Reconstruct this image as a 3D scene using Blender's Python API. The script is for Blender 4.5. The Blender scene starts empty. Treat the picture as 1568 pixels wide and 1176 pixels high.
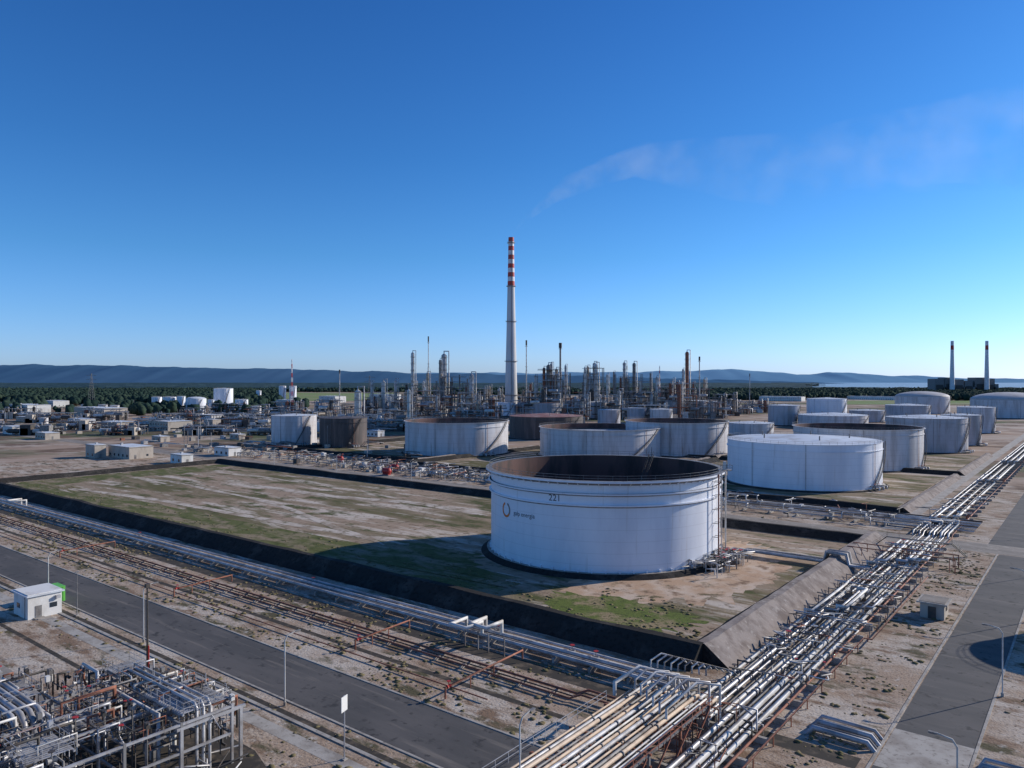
import bpy, math, random
import numpy as np
from mathutils import Vector, Matrix, noise
random.seed(7); rng=np.random.default_rng(5)
sc=bpy.context.scene
TH=math.radians(38.2); C=math.cos(TH); S=math.sin(TH)
H=40.0; F=1150.0; HOR=583.0
# survey helpers: world metres on the ground / site grid (u = along the west road, v = along the pipe alley)
def gw(x,y,z=0.0):
    K=(H-z)/(y-HOR); return K*(x-784), K*F
def uv(x,y,z=0.0):
    X,Y=gw(x,y,z); return X*C-Y*S, X*S+Y*C
def w2s(X,Y): return X*C-Y*S, X*S+Y*C
def s2w(u,v): return u*C+v*S, -u*S+v*C

# ---------------------------------------------------------------- materials
def layered(name, base, layers=(), rough=0.7, metal=0.0, bump=0.0, bscale=8.0, bdist=0.1, seam=0.0, spec=0.3):
    m=bpy.data.materials.new(name); m.use_nodes=True; nt=m.node_tree; N=nt.nodes; L=nt.links
    bs=N['Principled BSDF']; bs.inputs['Roughness'].default_value=rough; bs.inputs['Metallic'].default_value=metal
    bs.inputs['Specular IOR Level'].default_value=spec
    tc=N.new('ShaderNodeTexCoord'); cur=None
    for i,(col,scale,st,lo,hi,det) in enumerate(layers):
        mp=N.new('ShaderNodeMapping'); mp.inputs['Scale'].default_value=st; mp.inputs['Location'].default_value=(i*13.7,i*7.1,i*3.3)
        L.new(tc.outputs['Object'],mp.inputs['Vector'])
        nz=N.new('ShaderNodeTexNoise'); nz.inputs['Scale'].default_value=scale; nz.inputs['Detail'].default_value=det; nz.inputs['Roughness'].default_value=0.62
        L.new(mp.outputs[0],nz.inputs['Vector'])
        mr=N.new('ShaderNodeMapRange'); mr.inputs['From Min'].default_value=lo; mr.inputs['From Max'].default_value=hi
        L.new(nz.outputs['Fac'],mr.inputs['Value'])
        mx=N.new('ShaderNodeMix'); mx.data_type='RGBA'
        L.new(mr.outputs[0],mx.inputs['Factor'])
        if cur is None: mx.inputs[6].default_value=(*base,1)
        else: L.new(cur,mx.inputs[6])
        mx.inputs[7].default_value=(*col,1); cur=mx.outputs[2]
    if seam>0:
        sp=N.new('ShaderNodeSeparateXYZ'); L.new(tc.outputs['Object'],sp.inputs[0])
        fr=N.new('ShaderNodeMath'); fr.operation='PINGPONG'; fr.inputs[1].default_value=1.2; L.new(sp.outputs[2],fr.inputs[0])
        lt=N.new('ShaderNodeMath'); lt.operation='LESS_THAN'; lt.inputs[1].default_value=0.05; L.new(fr.outputs[0],lt.inputs[0])
        ml=N.new('ShaderNodeMath'); ml.operation='MULTIPLY'; ml.inputs[1].default_value=seam; L.new(lt.outputs[0],ml.inputs[0])
        mx=N.new('ShaderNodeMix'); mx.data_type='RGBA'; L.new(ml.outputs[0],mx.inputs['Factor'])
        if cur is None: mx.inputs[6].default_value=(*base,1)
        else: L.new(cur,mx.inputs[6])
        mx.inputs[7].default_value=(0.2,0.18,0.16,1); cur=mx.outputs[2]
    if cur is None: bs.inputs['Base Color'].default_value=(*base,1)
    else: L.new(cur,bs.inputs['Base Color'])
    if bump>0:
        nz=N.new('ShaderNodeTexNoise'); nz.inputs['Scale'].default_value=bscale; nz.inputs['Detail'].default_value=8
        L.new(tc.outputs['Object'],nz.inputs['Vector'])
        bp=N.new('ShaderNodeBump'); bp.inputs['Strength'].default_value=bump; bp.inputs['Distance'].default_value=bdist
        L.new(nz.outputs['Fac'],bp.inputs['Height']); L.new(bp.outputs[0],bs.inputs['Normal'])
    return m
O=(1,1,1)
M={}
M['soil']=layered('dry_soil',(0.37,0.275,0.20),[((0.50,0.43,0.355),0.07,O,.44,.60,7),((0.225,0.15,0.10),0.18,(1,2.2,1),.50,.62,9),((0.10,0.088,0.05),0.12,(1,2.8,1),.545,.63,11),((0.53,0.48,0.42),0.9,O,.57,.72,8),((0.13,0.095,0.07),2.2,O,.55,.68,6)],0.95,0,.8,3.0,.12,spec=.1)
M['far']=layered('far_ground',(0.34,0.245,0.18),[((0.45,0.37,0.30),0.010,O,.46,.58,8),((0.10,0.11,0.055),0.004,(1,2,1),.50,.58,9),((0.15,0.10,0.07),0.03,O,.50,.62,8),((0.5,0.46,0.42),0.06,(1,3,1),.6,.7,8)],0.95,spec=.1)
M['grass']=layered('basin_scrub_grass',(0.125,0.112,0.050),[((0.33,0.245,0.175),0.022,(.7,2.0,1),.40,.54,11),((0.52,0.445,0.37),0.07,(.45,2.8,1),.52,.61,10),((0.085,0.09,0.035),0.10,(.7,1.8,1),.53,.62,11),((0.16,0.115,0.075),0.5,O,.53,.66,9)],0.95,0,.7,2.0,.1,spec=.1)
M['verge']=layered('basin_edge_grass',(0.115,0.122,0.044),[((0.27,0.21,0.14),0.10,(.7,2.0,1),.46,.60,10),((0.065,0.075,0.026),0.5,O,.52,.66,9)],0.95,0,.6,2.0,.1,spec=.1)
M['lawn']=layered('green_grass',(0.12,0.15,0.038),[((0.29,0.22,0.13),0.16,O,.49,.60,10),((0.07,0.085,0.03),1.2,O,.5,.65,8)],0.95,0,.8,4.0,.1,spec=.1)
M['ochre']=layered('ochre_soil',(0.46,0.31,0.205),[((0.55,0.43,0.33),0.15,O,.45,.6,8),((0.22,0.145,0.095),0.4,O,.53,.66,9),((0.12,0.105,0.055),0.2,O,.58,.66,9)],0.95,0,.6,3.0,.1,spec=.1)
M['wheel']=layered('wheel_worn_dirt',(0.52,0.45,0.38),[((0.30,0.235,0.175),0.12,O,.44,.60,9),((0.16,0.135,0.08),0.4,O,.54,.66,8)],0.95,0,.4,3,.05,spec=.1)
M['asphalt']=layered('asphalt',(0.080,0.075,0.071),[((0.11,0.10,0.093),0.06,(1,3,1),.42,.6,6),((0.19,0.165,0.14),0.2,(.3,4,1),.57,.74,9),((0.045,0.042,0.04),0.7,O,.58,.67,6)],0.85,0,.3,12.0,.02)
M['conc']=layered('weathered_concrete',(0.40,0.365,0.32),[((0.27,0.235,0.20),0.25,O,.45,.62,9),((0.16,0.14,0.12),1.5,O,.55,.7,8)],0.9,0,.4,6,.04)
M['track']=layered('dusty_track',(0.27,0.235,0.20),[((0.19,0.165,0.14),0.12,(.5,2.5,1),.42,.58,8),((0.38,0.33,0.285),0.8,O,.55,.7,8)],0.92,0,.3,5,.05)
M['bund']=layered('shaded_bund_facing',(0.036,0.033,0.030),[((0.075,0.066,0.057),0.2,O,.5,.66,9),((0.022,0.02,0.018),1.3,O,.5,.66,8)],0.95,0,.4,4,.08,spec=.1)  # near-black: shade painted into bund faces turned away from the sun
M['bundr']=layered('sunlit_bund_concrete',(0.30,0.255,0.225),[((0.19,0.155,0.135),0.3,O,.45,.62,9),((0.40,0.36,0.32),0.9,O,.57,.72,8)],0.95,0,.5,4,.08,spec=.1)  # lighter sunlit copy of the bund facing, for slopes toward the sun
M['dark']=layered('dark_ground',(0.045,0.038,0.03),[((0.13,0.10,0.07),0.5,O,.5,.65,8)],0.95)  # dark brown with lighter blotches; drain strips and process slab
M['white']=layered('white_tank_paint',(0.80,0.81,0.84),[((0.69,0.70,0.74),0.12,(1,1,.25),.46,.64,8),((0.55,0.52,0.50),0.8,(1,1,.06),.58,.80,8)],0.42,seam=.18)
M['white2']=layered('weathered_tank_paint',(0.60,0.58,0.58),[((0.45,0.42,0.41),0.25,(1,1,.15),.45,.62,9),((0.28,0.20,0.16),0.8,(1,1,.07),.58,.76,8)],0.5,seam=.35)
M['grey']=layered('grey_tank_paint',(0.44,0.43,0.45),[((0.33,0.31,0.30),0.25,(1,1,.15),.45,.62,9),((0.22,0.15,0.12),0.8,(1,1,.07),.56,.75,8)],0.55,seam=.3)
M['blackt']=layered('bitumen_tank_shell',(0.085,0.07,0.065),[((0.20,0.15,0.13),0.3,(1,1,.1),.50,.68,9)],0.6)
M['roof']=layered('tank_roof_paint',(0.62,0.65,0.68),[((0.48,0.47,0.46),0.15,O,.48,.62,9)],0.55)
M['roofr']=layered('oxide_tank_roof',(0.25,0.11,0.09),[((0.35,0.25,0.22),0.2,O,.5,.65,8)],0.7)
M['dome']=layered('beige_dome_roof',(0.52,0.48,0.44),[((0.42,0.38,0.34),0.1,O,.48,.62,9)],0.6)
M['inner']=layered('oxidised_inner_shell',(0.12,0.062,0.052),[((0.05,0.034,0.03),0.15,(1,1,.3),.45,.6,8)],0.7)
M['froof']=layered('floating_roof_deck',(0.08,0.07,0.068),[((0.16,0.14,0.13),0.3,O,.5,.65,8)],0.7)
M['galv']=layered('galvanised_pipe_cladding',(0.50,0.49,0.49),[((0.30,0.28,0.265),0.35,O,.42,.62,7),((0.24,0.17,0.13),1.2,O,.58,.75,6)],0.48,0.3)
M['wpipe']=layered('white_pipe_paint',(0.66,0.63,0.58),[((0.42,0.37,0.31),0.4,O,.46,.64,7)],0.5)
M['cream']=layered('cream_pipe_paint',(0.56,0.43,0.31),[((0.36,0.26,0.18),0.5,O,.46,.64,7)],0.5)
M['steel']=layered('dull_steel',(0.24,0.23,0.22),[((0.13,0.11,0.10),0.7,O,.48,.64,7)],0.6,0.2)
M['dsteel']=layered('dark_steel',(0.065,0.06,0.055),[((0.12,0.09,0.07),0.7,O,.48,.64,7)],0.6,0.2)
M['rust']=layered('rusted_pipe',(0.32,0.12,0.07),[((0.17,0.075,0.05),0.8,O,.45,.62,7),((0.42,0.22,0.14),1.5,O,.58,.7,7)],0.75)
M['redp']=layered('red_paint',(0.42,0.035,0.03),[((0.3,0.03,0.02),0.8,O,.5,.65,6)],0.5)
M['redc']=layered('chimney_red_paint',(0.52,0.06,0.045),[((0.42,0.09,0.07),0.2,O,.45,.65,6)],0.6)
M['whc']=layered('chimney_white_paint',(0.78,0.76,0.74),[((0.66,0.62,0.58),0.2,O,.45,.65,6)],0.6)
M['cconc']=layered('chimney_concrete',(0.64,0.62,0.60),[((0.50,0.48,0.45),0.12,(1,1,.1),.45,.62,8)],0.85)
M['wall']=layered('rendered_wall',(0.70,0.68,0.64),[((0.54,0.51,0.46),0.3,(1,1,.4),.5,.66,8)],0.8)
M['tanw']=layered('beige_wall',(0.46,0.40,0.33),[((0.35,0.30,0.25),0.3,(1,1,.4),.5,.66,8)],0.85)
M['glass']=layered('window_glass',(0.03,0.04,0.05),rough=0.12,spec=.6)
M['green']=layered('green_paint',(0.14,0.46,0.08),[((0.09,0.33,0.06),0.8,O,.5,.66,6)],0.5)
M['orange']=layered('orange_paint',(0.75,0.20,0.05),rough=.5)
M['black']=layered('black_lettering',(0.04,0.04,0.045),rough=.6)
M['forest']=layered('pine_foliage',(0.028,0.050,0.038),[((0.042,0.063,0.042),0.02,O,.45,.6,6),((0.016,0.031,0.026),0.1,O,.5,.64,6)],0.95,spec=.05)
M['canopy']=layered('haze_tinted_forest_canopy',(0.030,0.062,0.074),[((0.048,0.082,0.085),0.002,(1,.5,1),.46,.6,9),((0.021,0.044,0.056),0.012,O,.5,.62,8)],0.95,spec=.05)  # blued so distance haze is painted into the canopy colour
M['field']=layered('pasture',(0.19,0.25,0.10),[((0.25,0.25,0.14),0.006,O,.45,.6,7)],0.95,spec=.05)
M['hill1']=layered('haze_tinted_hill',(0.055,0.125,0.21),[((0.07,0.145,0.235),0.0006,O,.45,.62,9)],1.0,spec=0)  # blue aerial haze is mixed into the hill colour itself
M['hill2']=layered('haze_tinted_far_hill',(0.135,0.265,0.40),[((0.155,0.295,0.43),0.0004,O,.45,.62,8)],1.0,spec=0)  # farther ridge, with more haze blue painted into its colour
M['sea']=layered('sea_water',(0.20,0.36,0.50),[((0.26,0.42,0.55),0.001,(1,4,1),.45,.6,6)],.7,spec=.2)
M['scrub']=layered('scrub_foliage',(0.13,0.115,0.055),[((0.22,0.175,0.10),0.4,O,.42,.6,4)],0.95,spec=.05)

# ---------------------------------------------------------------- mesh builder
class B:
    def __init__(s): s.v=[];s.f=[];s.m=[];s.s=[];s.mats=[]
    def mi(s,k):
        if k not in s.mats: s.mats.append(k)
        return s.mats.index(k)
    def add(s,V,Fc,k,sm=False):
        o=len(s.v); s.v.extend(V); i=s.mi(k)
        for f in Fc: s.f.append([a+o for a in f]); s.m.append(i); s.s.append(sm)
    def box(s,x,y,z0,sx,sy,sz,k,rot=0.0,tp=1.0):
        c,n=math.cos(rot),math.sin(rot); V=[]
        for z,t in((z0,1.0),(z0+sz,tp)):
            for a,b in((-1,-1),(1,-1),(1,1),(-1,1)):
                dx,dy=a*sx/2*t,b*sy/2*t; V.append((x+dx*c-dy*n,y+dx*n+dy*c,z))
        s.add(V,[(3,2,1,0),(4,5,6,7),(0,1,5,4),(1,2,6,5),(2,3,7,6),(3,0,4,7)],k)
    def beam(s,p,q,w,k):
        s.tube([p,q],w*0.7,k,4,False)
    def tube(s,pts,r,k,n=8,sm=True,r2=None):
        P=[Vector(pts[0])]
        for p in pts[1:]:
            if (Vector(p)-P[-1]).length>.02: P.append(Vector(p))
        if len(P)<2: return
        d0=(P[1]-P[0]).normalized()
        ref=Vector((0,0,1)) if abs(d0.z)<.9 else Vector((1,0,0))
        a=d0.cross(ref).normalized(); b=d0.cross(a)
        ph=math.pi/4 if n==4 else 0
        ring=[P[0]+r*(math.cos(ph+2*math.pi*i/n)*a+math.sin(ph+2*math.pi*i/n)*b) for i in range(n)]
        V=[tuple(x) for x in ring]; Fc=[]
        for i in range(1,len(P)):
            d=(P[i]-P[i-1]).normalized()
            nn=d if i==len(P)-1 else (d+(P[i+1]-P[i]).normalized())
            if nn.length<.5: nn=d.copy()
            nn.normalize(); dn=d.dot(nn)
            if dn<.2: nn=d.copy(); dn=1.0
            ring=[x+d*((P[i]-x).dot(nn)/dn) for x in ring]
            rr=ring
            if r2 is not None and i==len(P)-1: rr=[P[i]+(x-P[i])*(r2/r) for x in ring]
            V+= [tuple(x) for x in rr]
            o=(i-1)*n
            for j in range(n): Fc.append((o+j,o+(j+1)%n,o+n+(j+1)%n,o+n+j))
        s.add(V,Fc,k,sm)
        e=len(V); s.add(V[:n],[tuple(range(n))[::-1]],k); s.add(V[e-n:],[tuple(range(n))],k)
    def lathe(s,cx,cy,prof,k,n=64):
        for i in range(len(prof)-1):
            (r0,z0),(r1,z1)=prof[i],prof[i+1]; kk=k[i] if isinstance(k,(list,tuple)) else k
            V=[];Fc=[]
            for r,z in((r0,z0),(r1,z1)):
                for j in range(n):
                    a=2*math.pi*j/n; V.append((cx+r*math.cos(a),cy+r*math.sin(a),z))
            for j in range(n): Fc.append((j,(j+1)%n,n+(j+1)%n,n+j))
            s.add(V,Fc,kk,True)
    def ring(s,cx,cy,R,z,r,k,n=64,a0=0,a1=2*math.pi):
        s.tube([(cx+R*math.cos(a0+(a1-a0)*i/n),cy+R*math.sin(a0+(a1-a0)*i/n),z) for i in range(n+1)],r,k,4,False)
    def flange(s,p,ax,r,k):
        d=Vector(ax)*0.06; p=Vector(p); s.tube([p-d,p+d],r*1.5,k,8,False)
    def valve(s,p,ax,r,k,kw):
        p=Vector(p); d=Vector(ax)*r*2.2
        s.tube([p-d,p],r*1.7,k,8,True,r*0.8); s.tube([p,p+d],r*0.8,k,8,True,r*1.7)
        s.tube([p,p+Vector((0,0,r*4.5))],r*.35,k,5)
        q=p+Vector((0,0,r*4.5)); s.tube([q,q+Vector((0,0,.06))],r*1.8,kw,8,False)
    def rail(s,pts,k,h=1.1,step=2.0,r=0.035):
        for a,b in zip(pts[:-1],pts[1:]):
            a=Vector(a);b=Vector(b);n=max(1,int((b-a).length/step))
            for zz in(h,h*.5): s.tube([a+Vector((0,0,zz)),b+Vector((0,0,zz))],r,k,4,False)
            for i in range(n+1):
                p=a.lerp(b,i/n); s.tube([p,p+Vector((0,0,h))],r,k,4,False)
    def drum(s,p,q,r,k,n=14):
        p=Vector(p);q=Vector(q);d=(q-p).normalized()
        s.tube([p,q],r,k,n); 
        for e,g in((p,-d),(q,d)): 
            s.tube([e,e+g*r*.35],r,k,n,True,r*.75); s.tube([e+g*r*.35,e+g*r*.55],r*.75,k,n,True,r*.25)
    def done(s,name,site=True):
        V=np.array(s.v,dtype=np.float64); c=(V.min(0)+V.max(0))/2; c[2]=V[:,2].min() if V[:,2].min()>-.5 else 0
        V-=c
        me=bpy.data.meshes.new(name); me.from_pydata(V.tolist(),[],s.f)
        for k in s.mats: me.materials.append(M[k])
        me.polygons.foreach_set('material_index',s.m); me.polygons.foreach_set('use_smooth',s.s); me.update()
        ob=bpy.data.objects.new(name,me); sc.collection.objects.link(ob)
        if site:
            X,Y=s2w(c[0],c[1]); ob.location=(X,Y,c[2]); ob.rotation_euler.z=-TH
        else: ob.location=tuple(c)
        return ob

def sheet(name,u0,u1,v0,v1,z,k,site=True):
    b=B(); b.add([(u0,v0,z),(u1,v0,z),(u1,v1,z),(u0,v1,z)],[(0,1,2,3)],k); return b.done(name,site)

# irregular-edged patch of ground cover
def patch(name,cu,cv,ru,rv,z,k,amp=.25,sd=0,clip=None):
    n=120; V=[(cu,cv,z)]
    for i in range(n):
        a=2*math.pi*i/n; q=1+amp*2*noise.noise(Vector((math.cos(a)*1.5+sd,math.sin(a)*1.5,sd)))+.25*noise.noise(Vector((math.cos(a)*9,math.sin(a)*9,sd)))+.12*noise.noise(Vector((math.cos(a)*25,math.sin(a)*25,sd)))
        x,y=cu+ru*q*math.cos(a),cv+rv*q*math.sin(a)
        if clip: x=min(max(x,clip[0]),clip[1]); y=min(max(y,clip[2]),clip[3])
        V.append((x,y,z))
    b=B(); b.add(V,[(0,1+i,1+(i+1)%n) for i in range(n)],k); return b.done(name)
def dirt_track(name,pts,w,z,k,sd=0):
    P=[]; m=14
    for i in range(len(pts)-1):
        for j in range(m): t=j/m; P.append(Vector(pts[i]).lerp(Vector(pts[i+1]),t))
    P.append(Vector(pts[-1])); 
    for _ in range(12): P=[P[0]]+[(P[i-1]+P[i]*2+P[i+1])/4 for i in range(1,len(P)-1)]+[P[-1]]
    V=[]
    for i,p in enumerate(P):
        d=(P[min(i+1,len(P)-1)]-P[max(i-1,0)]).normalized(); nn=Vector((-d.y,d.x)); ww=w*(1+.5*noise.noise(Vector((i*.35,sd,0))))*min(1,(i+1)/6,(len(P)-i)/6); sh=nn*(.8*noise.noise(Vector((i*.2,sd,5))))
        a=p+sh+nn*ww/2; c=p+sh-nn*ww/2; V+=[(a.x,a.y,z),(c.x,c.y,z)]
    b=B(); b.add(V,[(2*i,2*i+1,2*i+3,2*i+2) for i in range(len(P)-1)],k); b.done(name)

# ---------------------------------------------------------------- ground and roads
g=B(); g.add([(-40000,-2000,0),(40000,-2000,0),(40000,60000,0),(-40000,60000,0)],[(0,1,2,3)],'far'); g.done('ground',False)
sheet('site_soil',-420,260,-40,330,.01,'soil')
sheet('basin_floor',-336,-46,102,200,.02,'grass')
patch('rough_grass',-190,108,150,11,.03,'verge',.3,5,(-334,-90,103,125))
patch('rough_grass',-325,150,14,48,.034,'verge',.3,6,(-335,-290,104,196))
patch('ochre_soil',-70,150,18,34,.026,'ochre',.12,9)
patch('green_grass',-66,113,15,8,.046,'lawn',.2,3)
patch('rough_grass',-122,122,16,9,.042,'verge',.3,12)
dirt_track('dirt_track',[uv(110,748),uv(260,768),uv(400,795),uv(560,822),uv(640,828)],3.2,.038,'wheel',1)
dirt_track('dirt_track',[uv(380,742),uv(520,762),uv(640,770),uv(745,790)],4.5,.050,'wheel',4)
dirt_track('dirt_track',[uv(250,735),uv(420,770),uv(520,810),uv(590,835)],2.4,.054,'wheel',8)
sheet('asphalt_road',-900,-18.7,56.5,66,.02,'asphalt')
r=sheet('asphalt_road',-18.7,-10.8,-20,205,.024,'asphalt')
sheet('service_road',-800,60,205.5,216.5,.02,'track')
sheet('asphalt_road',-22,-13,216.5,900,.02,'asphalt')
sheet('concrete_path',-230,-45,49.8,51.6,.024,'conc')
sheet('concrete_path',-170,-100,36,38.6,.024,'track')
sheet('drain_channel',-170,-100,44.5,45.2,.024,'dark')
b=B(); b.box(-150,53.3,0,300,.5,.12,'conc'); b.done('drain_kerb')
sheet('drain_channel',-300,-20,53.7,54.5,.02,'dark')
b=B()
for v0 in(56.2,66.3): b.box(-460,v0,0,880,.3,.1,'conc')
b.box(-19,120,0,.3,170,.1,'conc'); b.box(-10.6,90,0,.3,220,.1,'conc'); b.done('road_kerb')
sheet('concrete_slab',-18.7,-10.8,84.5,95,.032,'conc')
sheet('drain_channel',-330,-20,82.5,85.2,.02,'dark')
sheet('drain_channel',-320,-50,73.2,74.2,.02,'dark')
sheet('concrete_path',-47,-42.5,222,900,.028,'conc')

# ---------------------------------------------------------------- bunds
def bund(name,u0,v0,u1,v1,h,wt,wb,kl,kr,end=True):
    b=B(); p=Vector((u0,v0,0));q=Vector((u1,v1,0)); d=(q-p).normalized(); nn=Vector((-d.y,d.x,0))
    L=(q-p).length; n=max(2,int(L/4)); V=[];
    for i in range(n+1):
        c=p+d*(L*i/n); e=.3*noise.noise(c*.07)+.15*noise.noise(c*.4)
        for off,z in((wb,0),(wt,h+e),(-wt,h+e*.8),(-wb,0)):
            j=.35*noise.noise(c*.15+Vector((off,0,0))); x=c+nn*(off+j); V.append((x.x,x.y,z))
    A=[[(i*4+k,i*4+k+1,i*4+k+5,i*4+k+4) for i in range(n)] for k in range(3)]
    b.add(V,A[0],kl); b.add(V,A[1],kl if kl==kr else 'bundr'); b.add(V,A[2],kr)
    b.add(V[:4],[(0,1,2,3)],kl); b.add(V[-4:],[(3,2,1,0)],kl)
    b.done(name)
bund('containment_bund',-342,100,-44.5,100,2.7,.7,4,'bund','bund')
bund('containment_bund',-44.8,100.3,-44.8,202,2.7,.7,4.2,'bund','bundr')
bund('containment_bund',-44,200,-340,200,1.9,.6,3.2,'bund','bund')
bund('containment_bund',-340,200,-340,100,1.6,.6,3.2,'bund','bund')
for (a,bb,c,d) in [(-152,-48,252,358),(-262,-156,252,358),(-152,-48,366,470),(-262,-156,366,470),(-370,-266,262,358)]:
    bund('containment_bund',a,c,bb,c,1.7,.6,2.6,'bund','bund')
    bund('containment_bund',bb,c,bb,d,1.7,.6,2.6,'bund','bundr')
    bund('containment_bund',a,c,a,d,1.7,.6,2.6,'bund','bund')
    sheet('basin_floor',a+3,bb-3,c+3,d-3,.05,'grass')

# ---------------------------------------------------------------- tanks
def text_on(b,s,size,cx,cy,R,ang,z,k):
    cu=bpy.data.curves.new('t','FONT'); cu.body=s; cu.size=size; ob=bpy.data.objects.new('t',cu); sc.collection.objects.link(ob)
    bpy.context.view_layer.update(); me=bpy.data.meshes.new_from_object(ob.evaluated_get(bpy.context.evaluated_depsgraph_get()))
    V=[]
    for v in me.vertices:
        a=ang+v.co.x/R; V.append((cx+(R+.03)*math.cos(a),cy+(R+.03)*math.sin(a),z+v.co.y))
    Fc=[tuple(p.vertices) for p in me.polygons]; b.add(V,Fc,k)
    bpy.data.objects.remove(ob); bpy.data.meshes.remove(me)
def stair(b,cx,cy,R,h,a0,a1,k='dsteel',z0=.6):
    n=int(h/.35); P=[];Q=[]
    for i in range(n+1):
        t=i/n;a=a0+(a1-a0)*t;z=z0+(h-z0)*t
        P.append((cx+(R+.15)*math.cos(a),cy+(R+.15)*math.sin(a),z)); Q.append((cx+(R+1.05)*math.cos(a),cy+(R+1.05)*math.sin(a),z))
    b.tube(P[::2],.12,k,4,False); b.tube(Q[::2],.12,k,4,False)
    b.tube([(x,y,z+1.1) for x,y,z in Q[::2]],.05,k,4,False)
    for i in range(n):
        p,q=Vector(P[i]),Vector(Q[i]); b.beam(p,q,.12,k)
        if i%3==0: b.beam(q,q+Vector((0,0,1.1)),.04,k)
def tank(cx,cy,R,h,shell='white2',roof='open',rk='roof',z0=.5,det=1,st=None,n=72,name='storage_tank'):
    b=B()
    b.lathe(cx,cy,[(R+2.4,0),(R+1.0,z0),(0.0,z0)],['bund','conc'],n)
    b.lathe(cx,cy,[(R,z0),(R,h)],shell,n)
    if roof=='open':
        b.lathe(cx,cy,[(R,h),(R+.7 if R>14 else R+.3,h),(R+.7 if R>14 else R+.3,h-.18),(R+.02,h-.18)],shell,n)
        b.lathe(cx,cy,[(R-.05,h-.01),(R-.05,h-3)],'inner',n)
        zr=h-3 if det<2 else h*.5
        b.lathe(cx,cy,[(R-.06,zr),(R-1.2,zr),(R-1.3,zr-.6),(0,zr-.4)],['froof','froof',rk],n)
    elif roof=='cone':
        b.lathe(cx,cy,[(R,h),(R+.18,h),(R+.18,h-.15),(R,h-.15)],shell,n); b.lathe(cx,cy,[(R,h),(0.01,h+R*.07)],rk,n)
    elif roof=='dome':
        P=[(R*math.cos(t),h+R*.22*math.sin(t)) for t in [i*math.pi/2/8 for i in range(9)]]; P[-1]=(.01,h+R*.22)
        b.lathe(cx,cy,P,rk,n)
    if R>14: b.lathe(cx,cy,[(R,h-2.6),(R+.35,h-2.6),(R+.35,h-2.75),(R,h-2.75)],shell,n)
    # top handrail
    for zz in(.55,1.1): b.ring(cx,cy,R+.1 if roof!='open' else R+.5,h+zz,.04,'steel',n)
    m=int(R*2.2)
    for i in range(m):
        a=2*math.pi*i/m; rr=R+.1 if roof!='open' else R+.5; x,y=cx+rr*math.cos(a),cy+rr*math.sin(a); b.beam((x,y,h),(x,y,h+1.1),.05,'steel')
    if st is None: st=(-1.25,-.55)
    if det<2: stair(b,cx,cy,R,h,st[0],st[1])
    # riser pipes and nozzle pipework
    for a in(-1.9,-.9,-2.6):
        if det>1: break
        x,y=cx+(R+.25)*math.cos(a),cy+(R+.25)*math.sin(a)
        b.tube([(x,y,.3),(x,y,h)],.08,'rust' if a==-.9 else 'steel',5)
    if roof!='open' and R>6:
        for i in range(5): a=i*1.3+R; b.tube([(cx+R*.6*math.cos(a),cy+R*.6*math.sin(a),h),(cx+R*.6*math.cos(a),cy+R*.6*math.sin(a),h+R*.04+1.2)],.25,'steel',6)
    for i in range(3):
        a=-1.0+.09*i; 
        if det>1: a+=.45
        ca,sa=math.cos(a),math.sin(a)
        b.tube([(cx+R*ca,cy+R*sa,1.5),(cx+(R+3.5)*ca,cy+(R+3.5)*sa,1.5),(cx+(R+3.5)*ca,cy+(R+3.5)*sa,.4)],.25,'galv',8)
        b.valve((cx+(R+1.8)*ca,cy+(R+1.8)*sa,1.5),(ca,sa,0),.22,'steel','redp')
    return b,name
def mtank(xl,xr,yt,yb,**k):
    a1=math.atan((xl-784)/F);a2=math.atan((xr-784)/F);c=(a1+a2)/2;s=math.sin((a2-a1)/2)
    dp=F*H/(yb-HOR); D=dp/math.cos(c)/(1-s); R=D*s; h=H-(yt-HOR)*dp/F
    b,n=tank(D*math.sin(c),D*math.cos(c),R,max(h,5),n=72 if R>12 else 32,**k)
    b.done(n,False)

# main open-top floating-roof tank
cx,cy,R,h=21.85,179.0,26.8,19.6
b,_=tank(cx,cy,R,h,'white','open','froof',z0=.9,det=2,st=(2.2,2.9),n=160)
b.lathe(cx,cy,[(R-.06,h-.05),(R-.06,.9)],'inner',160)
for z,w in((h-2.6,.6),(h-4.9,.5)): b.lathe(cx,cy,[(R,z),(R+w,z),(R+w,z-.3),(R,z-.6)],['white','white','steel'],160)  # darker undersides paint in the shadow line below each girder
b.lathe(cx,cy,[(R-.1,h+.02),(R+1.25,h+.02),(R+1.25,h-.35),(R,h-.9)],['steel','white','steel'],160)  # rim walkway; its dark underside is a painted shadow line too
for i in range(80):
    a=2*math.pi*i/80; b.beam((cx+R*math.cos(a),cy+R*math.sin(a),h-1.1),(cx+(R+1.1)*math.cos(a),cy+(R+1.1)*math.sin(a),h-.3),.14,'white')
for i in range(60):  # anchor chairs around the base
    a=2*math.pi*i/60; b.box(cx+(R+.2)*math.cos(a),cy+(R+.2)*math.sin(a),.9,.4,.3,.5,'white',a)
text_on(b,'221',1.9,cx,cy,R,-math.pi/2-.56,h-4.5,'black')
text_on(b,'galp energia',1.35,cx,cy,R,-math.pi/2-.93,h-8.7,'black')
for i in range(22):   # logo ring, open at the top
    a0=1.9+i*5.6/22;a1=a0+5.6/22;V=[]
    for aa,rr in((a0,.95),(a1,.95),(a1,1.35),(a0,1.35)):
        A=-math.pi/2-1.04+rr*math.cos(aa)*1.25/R; V.append((cx+(R+.03)*math.cos(A),cy+(R+.03)*math.sin(A),h-8.0+1.25*rr*math.sin(aa)))
    b.add(V,[(0,1,2,3)],'orange' if i<15 else 'steel')
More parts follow.
